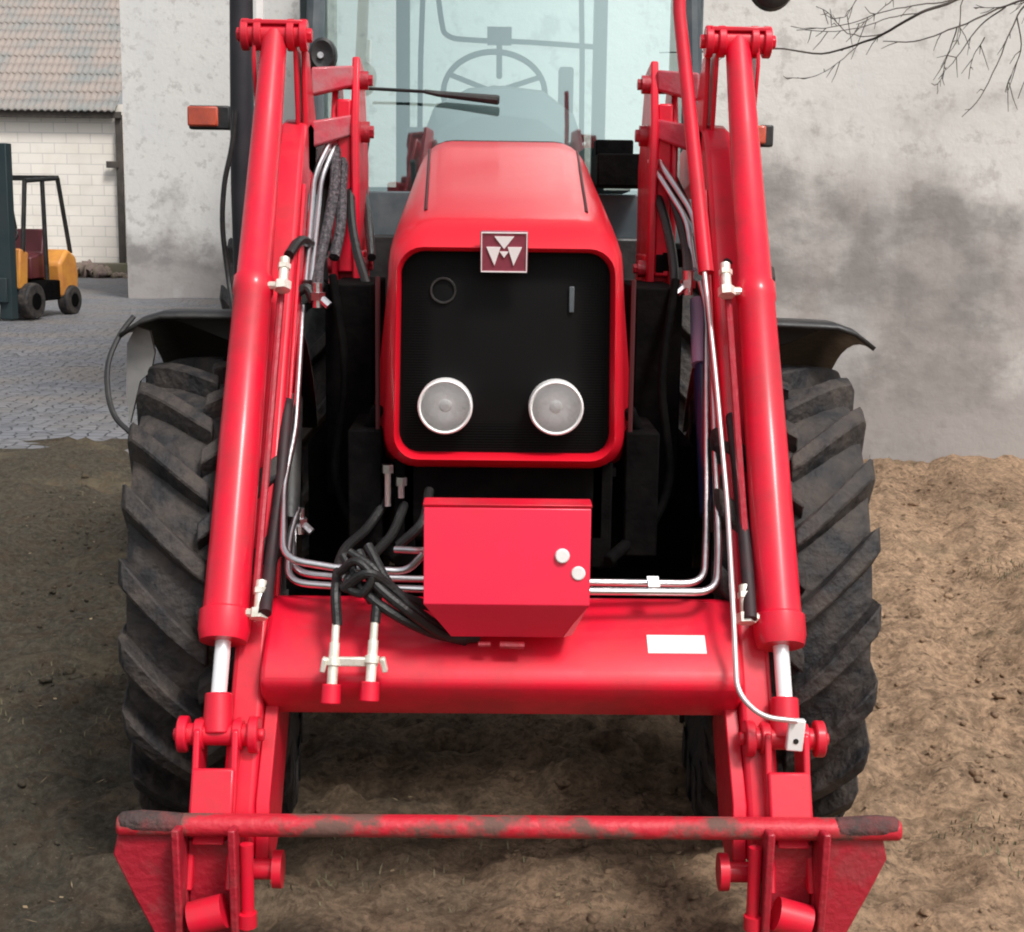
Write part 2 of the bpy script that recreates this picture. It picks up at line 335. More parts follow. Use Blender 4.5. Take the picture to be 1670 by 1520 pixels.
# ------------------------------------------------------------------ big rendered building
def plaster():
    m = bpy.data.materials.new('grey_render'); m.use_nodes = True; n = m.node_tree.nodes; l = m.node_tree.links; b = n['Principled BSDF']
    b.inputs['Roughness'].default_value = 0.9; b.inputs['Specular IOR Level'].default_value = 0.2
    tc = n.new('ShaderNodeTexCoord')
    def nz(sc, det=5, ro=.55, st=(1, 1, 1)):
        mp = n.new('ShaderNodeMapping'); mp.inputs['Scale'].default_value = st; l.new(tc.outputs['Object'], mp.inputs[0])
        t = n.new('ShaderNodeTexNoise'); t.inputs['Scale'].default_value = sc; t.inputs['Detail'].default_value = det; t.inputs['Roughness'].default_value = ro
        l.new(mp.outputs[0], t.inputs['Vector']); return t.outputs['Fac']
    def rng(s, a, bb, c=0, d=1):
        x = n.new('ShaderNodeMapRange'); x.inputs[1].default_value = a; x.inputs[2].default_value = bb; x.inputs[3].default_value = c; x.inputs[4].default_value = d
        l.new(s, x.inputs[0]); return x.outputs[0]
    def mix(f, a, bb):
        x = n.new('ShaderNodeMix'); x.data_type = 'RGBA'; l.new(f, x.inputs[0])
        for i, c in ((6, a), (7, bb)):
            if isinstance(c, tuple): x.inputs[i].default_value = (*c, 1)
            else: l.new(c, x.inputs[i])
        return x.outputs[2]
    def add(a, bb):
        x = n.new('ShaderNodeMath'); x.operation = 'ADD'; l.new(a, x.inputs[0]); l.new(bb, x.inputs[1]); return x.outputs[0]
    sp = n.new('ShaderNodeSeparateXYZ'); l.new(tc.outputs['Object'], sp.inputs[0])
    # rising damp: stained band with a ragged upper edge
    hgt = add(sp.outputs[2], rng(nz(0.9, 5, .6, (1, 1, 1)), .3, .7, -1.0, 1.0))
    damp = rng(hgt, 1.0, 2.2, 1, 0)
    col = mix(damp, (0.66, 0.65, 0.625), (0.38, 0.355, 0.34))
    blot = rng(nz(1.5, 7, .62, (1, 1, 1.5)), .44, .58, 0, .7)
    band = n.new('ShaderNodeMath'); band.operation = 'MULTIPLY'; l.new(rng(hgt, 1.5, 2.0, 1, 0.05), band.inputs[0]); l.new(rng(hgt, .35, 1.0, 0.25, 1), band.inputs[1]); low = band.outputs[0]
    mm = n.new('ShaderNodeMath'); mm.operation = 'MULTIPLY'; l.new(blot, mm.inputs[0]); l.new(low, mm.inputs[1])
    col = mix(mm.outputs[0], col, (0.20, 0.19, 0.185))
    sm = rng(nz(4.5, 8, .7), .54, .62, 0, .4); col = mix(sm, col, (0.30, 0.275, 0.26))
    lt = rng(nz(1.4, 4, .5, (1, 1, .5)), .55, .75, 0, .5); col = mix(lt, col, (0.60, 0.60, 0.60))
    l.new(col, b.inputs['Base Color'])
    bp = n.new('ShaderNodeBump'); bp.inputs['Strength'].default_value = .35; bp.inputs['Distance'].default_value = .02
    l.new(nz(14, 8, .65), bp.inputs['Height']); l.new(bp.outputs[0], b.inputs['Normal'])
    return m
plast = plaster()
bld = thing('farm_building', 'large windowless farm building with stained grey rendered walls behind the tractor', 'building', (0, 9.8, 0))
mb = MB()
# L-shaped footprint: near wing facing the yard, side return, far wing
foot = [(-1.1, 9.8), (14, 9.8), (14, 34), (-6.86, 34), (-6.86, 28), (-2.9, 28)]
mb.loft([[Vector((a, b-9.8, -.3)) for a, b in foot], [Vector((a, b-9.8, 6.6)) for a, b in foot]], False, False)
mb.build('wall', plast, bld, 0)
mb = MB()
ff = [(-1.3, 9.6), (14.2, 9.6), (14.2, 34.2), (-7.06, 34.2), (-7.06, 27.8), (-3.1, 27.8)]
mb.loft([[Vector((a, b-9.8, 6.6)) for a, b in ff], [Vector((a, b-9.8, 6.85)) for a, b in ff]], True, True)
mb.build('roof', mat('roof_felt', (0.07, 0.07, 0.075), 0.8), bld)
# ------------------------------------------------------------------ shed with white block wall
def block_mat():
    m = bpy.data.materials.new('white_blocks'); m.use_nodes = True; n = m.node_tree.nodes; l = m.node_tree.links; b = n['Principled BSDF']
    b.inputs['Roughness'].default_value = .85
    tc = n.new('ShaderNodeTexCoord'); mp = n.new('ShaderNodeMapping'); mp.inputs['Rotation'].default_value = (R(-90), 0, 0); l.new(tc.outputs['Object'], mp.inputs[0])
    br = n.new('ShaderNodeTexBrick'); br.inputs['Scale'].default_value = 1.0; br.inputs['Brick Width'].default_value = .59; br.inputs['Row Height'].default_value = .25
    br.inputs['Mortar Size'].default_value = .012; br.inputs['Color1'].default_value = (.88, .82, .74, 1); br.inputs['Color2'].default_value = (.82, .77, .70, 1); br.inputs['Mortar'].default_value = (.66, .63, .59, 1)
    l.new(mp.outputs[0], br.inputs['Vector'])
    t = n.new('ShaderNodeTexNoise'); t.inputs['Scale'].default_value = 1.2; t.inputs['Detail'].default_value = 6; l.new(tc.outputs['Object'], t.inputs['Vector'])
    r = n.new('ShaderNodeMapRange'); r.inputs[1].default_value = .5; r.inputs[2].default_value = .7; r.inputs[4].default_value = .3; l.new(t.outputs['Fac'], r.inputs[0])
    mx = n.new('ShaderNodeMix'); mx.data_type = 'RGBA'; mx.inputs[7].default_value = (.55, .48, .40, 1); l.new(r.outputs[0], mx.inputs[0]); l.new(br.outputs['Color'], mx.inputs[6])
    l.new(mx.outputs[2], b.inputs['Base Color'])
    bp = n.new('ShaderNodeBump'); bp.inputs['Strength'].default_value = .5; bp.inputs['Distance'].default_value = .02; l.new(br.outputs['Fac'], bp.inputs['Height']); bp.invert = True; l.new(bp.outputs[0], b.inputs['Normal'])
    return m
shed = thing('shed', 'long shed with white block wall under a faded corrugated roof', 'shed', (-14, 37, 0))
MB().box((-2, 3, 1.95), (14.0, 6.0, 4.5)).build('wall', block_mat(), shed)
roofm = mat('faded_corrugated_sheet', (0.31, 0.262, 0.232), 0.85, var=(0.22, 0.235, 0.23), vscale=.9, vamt=0.9, bump=.3, bscale=20, thr=(.4, .62))
mb = MB(); rings = []
for r_ in range(24):                                  # pantile courses, each wavy across and lapped over the one below
    y0 = -0.35 + r_*.36; z0 = 4.02 + r_*.245
    a = []; b_ = []; c_ = []
    for i in range(0, 400):
        X = -7.6 + i*0.0312; wv = 0.022*math.sin(X*2*math.pi/0.16 + (r_ % 2)*1.0)
        a.append(Vector((X, y0, z0 + wv - .02))); b_.append(Vector((X, y0, z0 + wv + .022))); c_.append(Vector((X, y0+.40, z0+.272 + wv)))
    mb.loft([a, b_, c_], closed=False)
rf = mb.build('roof', roofm, shed, 0, ang=80)
sol = rf.modifiers.new('thick', 'SOLIDIFY'); sol.thickness = .012
dk = mat('dark_timber', (0.06, 0.052, 0.045), 0.85, var=(0.12, 0.10, 0.085), vscale=4, vamt=.6)
MB().box((-2.2, -.22, 3.93), (14.3, .12, .16)).build('fascia', dk, shed, .01)
MB().box((4.86, -.1, 1.9), (.15, .16, 4.1)).build('corner_post', dk, shed, .01)
MB().box((4.7, -.17, 2.75), (.3, .1, .16)).build('bracket', dk, shed, .01)
MB().box((-2, -.22, .12), (14, .25, .5)).build('plinth', mat('mossy_plinth', (0.20, 0.17, 0.14), .9, var=(0.15, 0.17, 0.06), vscale=1.2, vamt=.9), shed, .03)
# rubble heap by the shed corner
bm = bmesh.new(); random.seed(9)
for k in range(90):
    x = -9.9 + random.gauss(0, .55); y = 36.2 + random.gauss(0, .25); s = random.uniform(.06, .17)
    r = bmesh.ops.create_icosphere(bm, subdivisions=1, radius=s)
    for v in r['verts']: v.co = Vector((v.co.x*random.uniform(.8, 1.4) + x, v.co.y + y, v.co.z*.7 + random.uniform(.02, .36)*max(0, 1-abs(x+9.9)) + .04))
tag(link_bm(bm, 'rubble', mat('rubble', (0.26, 0.19, 0.17), .9, var=(.16, .15, .08), vscale=3, vamt=.8)), 'low heap of reddish rubble at the foot of the white shed wall', 'rubble', kind='stuff')
# ------------------------------------------------------------------ forklift
fk = thing('forklift', 'small orange forklift with open black overhead guard parked by the white shed', 'forklift', (-7.17, 22.6, 0.02))
fk.rotation_euler.z = R(76)
org = mat('orange_paint', (0.66, 0.29, 0.05), 0.45, var=(0.45, 0.14, 0.05), vscale=4, vamt=.6)
teal = mat('dark_teal_steel', (0.014, 0.030, 0.036), .5, var=(0.03, 0.038, 0.036), vscale=4, vamt=.6)
# local: length along X (mast at -X), width along Y
mb = MB(); mb.xz([(.35, .28), (.82, .28), (.86, .62), (.80, .90), (.55, 1.02), (.30, .80)], -.5, .5); mb.build('counterweight', org, fk, .05)
mb = MB(); mb.xz([(-.75, .25), (.33, .25), (.33, .55), (-.05, .55), (-.2, .45), (-.75, .45)], -.48, .48); mb.build('chassis', engine, fk, .02)
mb = MB(); mb.xz([(-.78, .45), (-.55, .45), (-.5, .98), (-.72, 1.05)], -.46, .46); mb.build('front_cowl', org, fk, .03)
mb = MB(); mb.xz([(-.10, .56), (.30, .56), (.36, .92), (.42, 1.3), (.32, 1.32), (.24, .95), (-.10, .9)], -.25, .25); mb.build('seat', mat('seat_vinyl', (.10, .02, .025), .5), fk, .03)
mb = MB(); mb.sweep([(-.55, 0, 1.0), (-.30, 0, 1.2)], .03, 8); mb.sweep([Vector((-.30, 0, 1.22)) + Vector((.08*math.sin(a)*.5, .17*math.cos(a), .17*math.sin(a)*.7)) for a in [k*math.pi/8 for k in range(17)]], .016, 8); mb.build('steering_wheel', black, fk)
mb = MB()
for sy in (-.44, .44):
    for a, b_ in (((-.62, 1.0), (-.50, 2.02)), ((-.50, 2.02), (.42, 2.08)), ((.42, 2.08), (.72, .95)), ((.02, .56), (-.02, 2.03))):
        mb.cyl((a[0], sy, a[1]), (b_[0], sy, b_[1]), .035, n=8)
for xx in (-.5, -.3, -.1, .1, .3, .42): mb.box((xx, 0, 2.04 + .06*(xx+.5)/.9), (.05, .9, .04))
mb.build('overhead_guard', black, fk)
mb = MB()
for sy in (-.40, .40): mb.box((-.98, sy, 1.28), (.16, .20, 2.5))
for z in (.3, 1.2, 2.35): mb.box((-.98, 0, z), (.10, .7, .12))
mb.build('mast', teal, fk, .01)
mb = MB(); mb.box((-1.08, 0, .45), (.06, .9, .35)); mb.build('carriage', teal, fk, .01)
for sy in (-.24, .24):
    mb = MB(); mb.xz([(-1.62, .07), (-1.11, .07), (-1.11, .6), (-1.15, .6), (-1.15, .115), (-1.62, .09)], sy-.05, sy+.05); mb.build('fork', teal, fk)
for (wx, wy, wr) in ((-.55, -.5, .27), (-.55, .5, .27), (.6, -.47, .23), (.6, .47, .23)):
    mb = MB(); mb.cyl((wx, wy-.09, wr), (wx, wy+.09, wr), wr, n=28); wh = mb.build('wheel', rubber, fk, .03)
    mb = MB(); mb.cyl((wx, wy-.1, wr), (wx, wy+.1, wr), wr*.45, n=20); mb.build('rim', engine, wh)
# ------------------------------------------------------------------ bare tree reaching in from the right
tree = thing('bare_tree', 'leafless tree whose thin bare twigs hang into the top right of the yard', 'tree', (4.3, 6.9, 0))
T0 = Vector((4.3, 6.9, 0))
mb = MB(); mb.sweep(smooth([(0, 0, -.2), (.03, .02, 1.2), (-.05, 0, 2.4), (.05, .05, 4.2), (.0, .1, 6.2)]), [.17 - .13*i/24 for i in range(25)], 12); mb.build('trunk', bark, tree)
random.seed(12)
br = [ # (photo trace, depth, radius)
 ([(1790, -70), (1660, -35), (1560, 0), (1500, 22), (1440, 55), (1400, 72), (1340, 85), (1262, 80), (1150, 84), (1075, 86)], 6.6, .0085),
 ([(1800, -20), (1700, -10), (1640, 10), (1560, 45), (1500, 65), (1440, 68)], 6.4, .006),
 ([(1770, -120), (1700, -20), (1660, 25), (1640, 75), (1605, 148), (1570, 190)], 6.3, .0055),
 ([(1640, 10), (1600, 40), (1560, 95), (1530, 130)], 6.4, .004),
 ([(1560, 45), (1550, 80), (1535, 125), (1528, 155)], 6.4, .003),
 ([(1620, -20), (1570, 0), (1565, 55), (1555, 70)], 6.45, .0035),
 ([(1560, 0), (1500, 8), (1440, 20), (1380, 40), (1340, 46), (1290, 44)], 6.6, .0032),
 ([(1440, -40), (1400, -5), (1380, 25), (1368, 30)], 6.6, .003),
 ([(1440, 55), (1400, 60), (1370, 45), (1350, 22), (1330, 10)], 6.6, .0028),
 ([(1500, 22), (1450, 30), (1400, 45), (1360, 52), (1300, 50)], 6.6, .0028),
 ([(1400, 72), (1370, 100), (1330, 125), (1280, 128)], 6.6, .0025),
 ([(1670, 0), (1630, 12), (1590, 12)], 6.2, .003),
 ([(1660, 30), (1665, 80), (1650, 120), (1640, 150)], 6.3, .003),
 ([(1605, 60), (1590, 90), (1580, 130)], 6.35, .0025),
 ([(1480, -30), (1450, 5), (1420, 30), (1395, 40)], 6.6, .003),
 ([(1760, -60), (1700, 30), (1690, 90), (1660, 160)], 6.1, .004),
]
for tr, dep, r_ in br:
    pts = [at(u, v, dep + .25*math.sin(i*.9 + dep*7)) - T0 for i, (u, v) in enumerate(tr)]
    sp_ = smooth(pts, 5)
    sp_ = [p + Vector((noise.noise(p*9), noise.noise(p*9+Vector((5, 0, 0))), noise.noise(p*9+Vector((0, 7, 0)))))*.008 for p in sp_]
    MBx = MB(); MBx.sweep(sp_, [max(.0016, r_*(1-.72*i/len(sp_))) for i in range(len(sp_))], 6)
    for k in range(3 + len(tr)//2):             # side twigs
        i = random.randrange(len(sp_)//4, len(sp_)-1); p = sp_[i]; d = (sp_[i+1]-sp_[i]).normalized()
        q = p + (d*random.uniform(.3, .8) + Vector((random.uniform(-.4, .4), random.uniform(-.6, .6), random.uniform(-.9, .4))))*random.uniform(.04, .16)
        MBx.sweep([p, (p+q)/2 + Vector((0, 0, random.uniform(-.012, .012))), q], [.0022, .0018, .0012], 5)
    MBx.build('branch', bark, tree)
mb = MB()
for tr, dep, r_ in (br[0], br[1], br[2], br[15]):   # the limbs that carry them, out of the frame
    p = at(*tr[0], dep + .25*math.sin(dep*7)) - T0
    mb.sweep(smooth([(0, .03, 2.2 + p.z*.25), Vector((0, 0, 2.4))*.4 + p*.5 + Vector((.1, 0, .75)), p]), [.06 - (.06-r_)*i/12 for i in range(13)], 8)
for k in range(9):
    a = k*2.4; h = 3 + k*.36; l_ = 2.0 - k*.12
    mb.sweep(smooth([(0, .05, h), (math.cos(a)*l_*.5, math.sin(a)*l_*.5, h+.5), (math.cos(a)*l_, math.sin(a)*l_, h+.75)]), [.05 - .042*i/12 for i in range(13)], 7)
    for q in range(8):
        f_ = random.uniform(.4, 1); b0 = Vector((math.cos(a)*l_*f_, math.sin(a)*l_*f_, h+.75*f_)); e = b0 + Vector((random.uniform(-.7, .7), random.uniform(-.7, .7), random.uniform(-.2, .6)))
        mb.sweep([b0, (b0+e)/2 + Vector((0, 0, .05)), e], [.01, .007, .003], 5)
mb.build('crown', bark, tree)
# ================================================================== TRACTOR
tr = thing('tractor', 'red tractor with its front loader arms lowered, facing the viewer on bare soil', 'tractor', (0, 3.85, 0))
TO = Vector((0, 3.85, 0))
class TB(MB):
    """mesh builder that takes world coordinates and links under the tractor's origin"""
    def tb(s, name, m, parent=None, bevel=0, seg=2, ang=35):
        for v in s.bm.verts: v.co -= TO
        return s.build(name, m, parent or tr, bevel, seg, ang)
# ---- bonnet
hood = TB()
rings = [rr(.246, .240, 1.055, 1.520, .05, .055, 3.46), rr(.249, .243, 1.051, 1.524, .05, .056, 3.388), rr(.256, .249, 1.043, 1.532, .056, .060, 3.376),
         rr(.266, .257, 1.032, 1.548, .066, .072, 3.392), rr(.279, .268, 1.018, 1.577, .075, .092, 3.430), rr(.292, .276, 1.004, 1.603, .080, .112, 3.500), rr(.312, .280, .992, 1.620, .08, .125, 3.58),
         rr(.328, .281, .985, 1.640, .08, .13, 3.66), rr(.350, .278, .98, 1.684, .08, .125, 3.90), rr(.355, .270, .98, 1.740, .08, .110, 4.20), rr(.350, .264, .99, 1.802, .08, .105, 4.50), rr(.345, .258, 1.0, 1.830, .08, .10, 4.64), rr(.290, .240, 1.02, 1.826, .08, .09, 4.68)]
hood.loft(rings, False, True)
hd = hood.tb('bonnet', hoodred, ang=60)
def hood_top(y):
    ks = [(3.43, 1.595), (3.5, 1.617), (3.62, 1.636), (3.9, 1.68), (4.2, 1.735), (4.5, 1.80), (4.64, 1.828)]
    for (a, b_), (c, d) in zip(ks[:-1], ks[1:]):
        if y <= c: return b_ + (d-b_)*(y-a)/(c-a)
    return 1.828
from mathutils.bvhtree import BVHTree
_bv = BVHTree.FromPolygons([v.co + TO for v in hd.data.vertices], [tuple(p.vertices) for p in hd.data.polygons])
def on_hood(x, y, h=0):
    r_ = _bv.ray_cast(Vector((x, y, 3)), Vector((0, 0, -1)))[0]
    return Vector((x, y, (r_.z if r_ else hood_top(y)) + h))
for sx in (-1, 1):
    s_ = TB(); s_.sweep([on_hood(sx*(.193 + .033*(y-3.6)), y, .0005) for y in (3.58, 3.66, 3.75, 3.85, 3.95, 4.05, 4.15, 4.25, 4.35, 4.45, 4.55, 4.64)], .0045, 6)
    s_.tb('panel_seam', darkred, hd)
s_ = TB(); s_.sweep([on_hood(x, 4.655, .0) for x in [-.22 + .44*i/20 for i in range(21)]], .006, 6); s_.tb('rear_seal', black, hd)
# hood side vents / sides darker recess below
for sx in (-1, 1):
    s_ = TB(); s_.sweep([(sx*.300, 3.47, 1.08), (sx*.300, 3.47, 1.46)], .006, 6); s_.tb('front_seam', darkred, hd)
# ---- grille
g_ = TB(); g_.loft([rr(.25, .244, 1.05, 1.525, .05, .055, 3.430), rr(.10, .10, 1.2, 1.4, .03, .03, 3.418)], False, True)
gr = g_.tb('grille', grillm)
g_ = TB()
for i in range(75): z = 1.062 + i*.0062; g_.box((0, 3.4245, z), (.476, .003, .0016))
for i in range(75): x = -.236 + i*.00638; g_.box((x, 3.4260, 1.29), (.0016, .003, .455))
g_.tb('grille_mesh', grillm, gr)
g_ = TB(); g_.sweep([Vector((-.145, 3.418, 1.432)) + Vector((.028*math.cos(a), 0, .028*math.sin(a))) for a in [k*math.pi/12 for k in range(25)]], .003, 6); g_.tb('catch_ring', black, gr)
g_ = TB(); g_.box((.152, 3.417, 1.415), (.012, .006, .06)); g_.tb('latch', cabgrey, gr, .002)
# ---- headlights
for hx in (-.138, .119):
    h = TB(); c = Vector((hx, 3.37, 1.167))
    prof = [(.0635, .05), (.0640, .012), (.0630, 0), (.0595, -.004), (.056, .000), (.054, .010)]
    h.loft([[c + Vector((r_*math.cos(a), y_, r_*math.sin(a))) for a in [k*2*math.pi/40 for k in range(40)]] for r_, y_ in prof])
    hl = h.tb('headlight', lampw)
    h = TB(); h.loft([[c + Vector((r_*math.cos(a), y_, r_*math.sin(a))) for a in [k*2*math.pi/40 for k in range(40)]] for r_, y_ in ((.055, .005), (.046, .015), (.030, .022), (.015, .025), (.011, .017), (.004, .015))], False, True); h.tb('reflector', lensm, hl, ang=25)
    h = TB(); h.loft([[c + Vector((r_*math.cos(a), y_, r_*math.sin(a))) for a in [k*2*math.pi/40 for k in range(40)]] for r_, y_ in ((.0560, .001), (.038, -.005), (.016, -.008))], False, True); h.tb('lens', lensglass, hl)
# ---- badge: square plate with the three-triangle emblem
b_ = TB(); b_.box((-.006, 3.362, 1.524), (.108, .016, .094), Matrix.Rotation(R(10), 3, 'X')); bd = b_.tb('badge', plaque, None, .004)
b_ = TB(); rot = Matrix.Rotation(R(10), 3, 'X')
def bp_(x, z, y): return Vector((-.006, 3.362, 1.524)) + rot @ Vector((x, y, z))
def tri(pts, y0=-.0115, y1=-.0075): b_.loft([[bp_(x, z, y0) for x, z in pts], [bp_(x, z, y1) for x, z in pts]], True, True)
tri([(-.022, .036), (.022, .036), (0, .008)])
tri([(-.040, .012), (-.008, .012), (-.0215, -.030)]); tri([(.008, .012), (.040, .012), (.0215, -.030)])
tri([(-.010, .002), (.010, .002), (0, -.012)])
b_.tb('emblem', silver, bd)
b_ = TB()
for (x0, x1, z0, z1) in ((-.052, .052, .0430, .0455), (-.052, .052, -.0455, -.0430), (-.052, -.0498, -.0430, .0430), (.0498, .052, -.0430, .0430)):
    b_.loft([[bp_(x, z, -.0105) for x, z in ((x0, z0), (x1, z0), (x1, z1), (x0, z1))], [bp_(x, z, -.007) for x, z in ((x0, z0), (x1, z0), (x1, z1), (x0, z1))]], True, True)
b_.tb('badge_border', silver, bd)
# ---- engine block, front support, axle
e = TB()
e.box((0, 3.95, .98), (.50, 1.0, .30)); e.box((0, 4.5, 1.1), (.46, 1.4, .9))
e.box((0, 3.62, .86), (.40, .30, .26))
eng = e.tb('engine_block', engine, None, .015)
e = TB()                                      # radiator screens under the grille, cooling ribs
for i in range(26): e.box((-.24 + i*.0192, 3.47, .935), (.006, .03, .15))
e.box((0, 3.485, .87), (.52, .03, .03)); e.box((0, 3.49, 1.0), (.54, .03, .02))
e.tb('radiator_ribs', engine, eng)
for sx in (-1, 1):
    e = TB()
    e.box((sx*.235, 3.50, .90), (.05, .1, .26)); e.box((sx*.33, 3.6, .95), (.08, .30, .3)); e.box((sx*.40, 4.05, 1.15), (.12, .5, .55)); e.box((sx*.42, 4.2, .8), (.2, .6, .4))
    e.sweep(smooth([(sx*.30, 3.5, 1.15), (sx*.36, 3.55, 1.0), (sx*.33, 3.5, .86), (sx*.25, 3.4, .80)]), .016, 8)
    e.sweep(smooth([(sx*.44, 3.8, 1.45), (sx*.40, 3.7, 1.2), (sx*.42, 3.65, .95), (sx*.34, 3.55, .8)]), .012, 8)
    e.tb('side_equipment', engine, eng, .008)
e = TB(); e.cyl((-.62, 3.85, .60), (.62, 3.85, .60), .075, n=20)
e.sweep([(-.18, 3.85, .60), (0, 3.85, .60), (.18, 3.85, .60)], [.10, .19, .10], 20); e.box((0, 3.8, .72), (.3, .4, .2))
e.tb('front_axle', engine, None, .01)
e = TB(); e.yz([(3.9, .66), (5.6, .66), (6.6, .60), (6.6, 1.2), (5.6, 1.5), (4.9, 1.5), (4.9, 1.3), (3.9, 1.3)], -.2, .2); e.tb('gearbox', engine, None, .02)
for (x, y, z, l_, mt) in ((-.275, 3.44, 1.02, .10, chrome), (-.243, 3.44, .99, .05, chrome)):
    e = TB(); e.cyl((x, y, z), (x, y, z-l_), .008, n=10); e.cyl((x, y, z), (x, y, z-.02), .014, n=6); e.tb('valve_fitting', mt, eng)
# ---- wheels
def tyre(cx, cy, cz, rad, wid, n_lug, steer, s_out, depth=.036, rimr=.34):
    """agricultural tyre; outer side towards s_out"""
    ax = Matrix.Rotation(steer, 3, 'Z'); O = Vector((cx, cy, cz))
    def P(x, r_, a): return O + ax @ Vector((x, r_*math.sin(a), r_*math.cos(a)))   # a=0 top, a=-90deg front
    hw = wid/2
    prof = [(-hw*.62, rimr), (-hw*.86, rimr+.03), (-hw, (rimr+rad)/2), (-hw*.96, rad-.085), (-hw*.84, rad-.068), (-hw*.5, rad-.054), (0, rad-.048), (hw*.5, rad-.054), (hw*.84, rad-.068), (hw*.96, rad-.085), (hw, (rimr+rad)/2), (hw*.86, rimr+.03), (hw*.62, rimr)]
    T = TB(); N = 96
    T.loft([[P(x, r_, 2*math.pi*k/N) for x, r_ in prof] for k in range(N+1)], closed=False)
    bmesh.ops.remove_doubles(T.bm, verts=T.bm.verts, dist=1e-5)
    t = T.tb('wheel', rubber)
    t.name = 'wheel'
    L = TB(); st = 2*math.pi/n_lug
    for sd_ in (-1, 1):
        for k in range(n_lug):
            a0 = k*st + (st/2 if sd_ > 0 else 0)
            rings = []
            for j, f_ in enumerate((-.06, .15, .4, .65, .85, .97, 1.03)):
                x = sd_*f_*hw
                rb = rad - .052 - .020*max(0, f_)**3 - (.03 if f_ > .9 else 0) - (.045 if f_ > 1 else 0)
                rt = rad - .002 - .022*max(0, f_)**3 - (.018 if f_ > 1 else 0)
                a = a0 + .31*(f_**1.15 if f_ > 0 else f_)          # ends swept up on the front face
                hwb = (.040 + .010*f_)/rad; hwt = (.023 + .009*f_)/rad
                rings.append([P(x, rb-.01, a-hwb), P(x, rt, a-hwt), P(x, rt, a+hwt), P(x, rb-.01, a+hwb)])
            L.loft(rings, True, True)
    L.tb('tread_lugs', rubber, t, .004, 1, 30)
    Q = TB(); Q.loft([[P(x, r_, 2*math.pi*k/48) for k in range(48)] for x, r_ in ((-s_out*hw*.6, rimr+.005), (-s_out*hw*.55, rimr-.03), (s_out*.02, rimr-.05), (s_out*.05, .14), (s_out*hw*.7, .13), (s_out*hw*.75, .10))], False, True)
    Q.loft([[P(x, r_, 2*math.pi*k/48) for k in range(48)] for x, r_ in ((s_out*.02, rimr-.05), (s_out*hw*.55, rimr-.03), (s_out*hw*.66, rimr+.012))])
    Q.tb('rim', greyp, t, ang=30)
    return t
tyre(-.738, 3.85, .612, .620, .37, 20, R(5), -1)
tyre(.712, 3.85, .612, .620, .37, 20, R(-3), 1)
tyre(-.82, 6.25, .84, .84, .46, 20, 0, -1, rimr=.48)
tyre(.82, 6.25, .84, .84, .46, 20, 0, 1, rimr=.48)
# ---- front mudguards
for sx in (-1, 1):
    m_ = TB(); rg = []
    for k in range(13):
        a = R(-8 + 70*k/12); r_ = .735
        row = []
        for j in range(9):
            f_ = j/8; x = sx*(.56 + (.41 if sx < 0 else .385)*f_)
            dr = -.05*max(0, f_-.72)**2/.078 - .0*f_
            row.append(Vector((x, 3.85 + (r_+dr)*math.sin(a) - .02, .615 + (r_+dr)*math.cos(a) + (.0 if sx < 0 else -.012*f_))))
        rg.append(row)
    m_.loft(rg, closed=False); o = m_.tb('mudguard', black, ang=60)
    sm = o.modifiers.new('t', 'SOLIDIFY'); sm.thickness = .012; sm.offset = 0
    m_ = TB(); m_.yz([(3.83, 1.27), (3.90, 1.27), (3.92, .85), (3.86, .85)], sx*.58-.012, sx*.58+.012)
    # black gusset under the guard
    m_.xz([(sx*.56, 1.325), (sx*.88, 1.325), (sx*.72, 1.26), (sx*.64, 1.21), (sx*.56, 1.20)], 3.93, 3.945); m_.tb('bracket', black, o, .003)
m_ = TB(); pts = [at(218, 516, 3.78), at(196, 545, 3.75), at(177, 590, 3.7), at(176, 640, 3.65), at(188, 680, 3.62), at(212, 705, 3.6)]
m_.sweep(smooth(pts), .007, 8); m_.tb('edge_cable', black)
m_ = TB(); pl = [at(u, v, 3.80) for u, v in ((222, 532), (244, 540), (252, 575), (246, 605), (228, 622), (212, 690), (206, 640), (207, 560))]
m_.loft([pl, [p + Vector((.0, .02, 0)) for p in pl]], True, True); m_.tb('mud_flap', mat('grey_flap', (.20, .195, .19), .7, var=(.33, .32, .30), vscale=8, vamt=.6))
# ---- cab
cab = TB()
for sx in (-1, 1):
    cab.sweep([(sx*.61, 4.92, 1.55), (sx*.62, 4.97, 2.1), (sx*.60, 5.06, 2.75)], .030, 10)
    cab.box((sx*.80, 6.35, 2.1), (.07, .08, 1.3)); cab.box((sx*.72, 5.7, 1.5), (.06, 1.4, .10))
    cab.sweep([(sx*.60, 5.05, 2.72), (sx*.80, 6.35, 2.72)], .03, 8)
cab.box((0, 4.93, 1.60), (1.24, .07, .16)); cab.box((0, 6.36, 1.62), (1.6, .06, .2)); cab.box((0, 5.06, 2.73), (1.22, .06, .06))
cb = cab.tb('cab', cabgrey, None, .006)
c_ = TB(); c_.box((0, 5.70, 2.80), (1.75, 1.6, .12)); c_.tb('cab_roof', red, cb, .04)
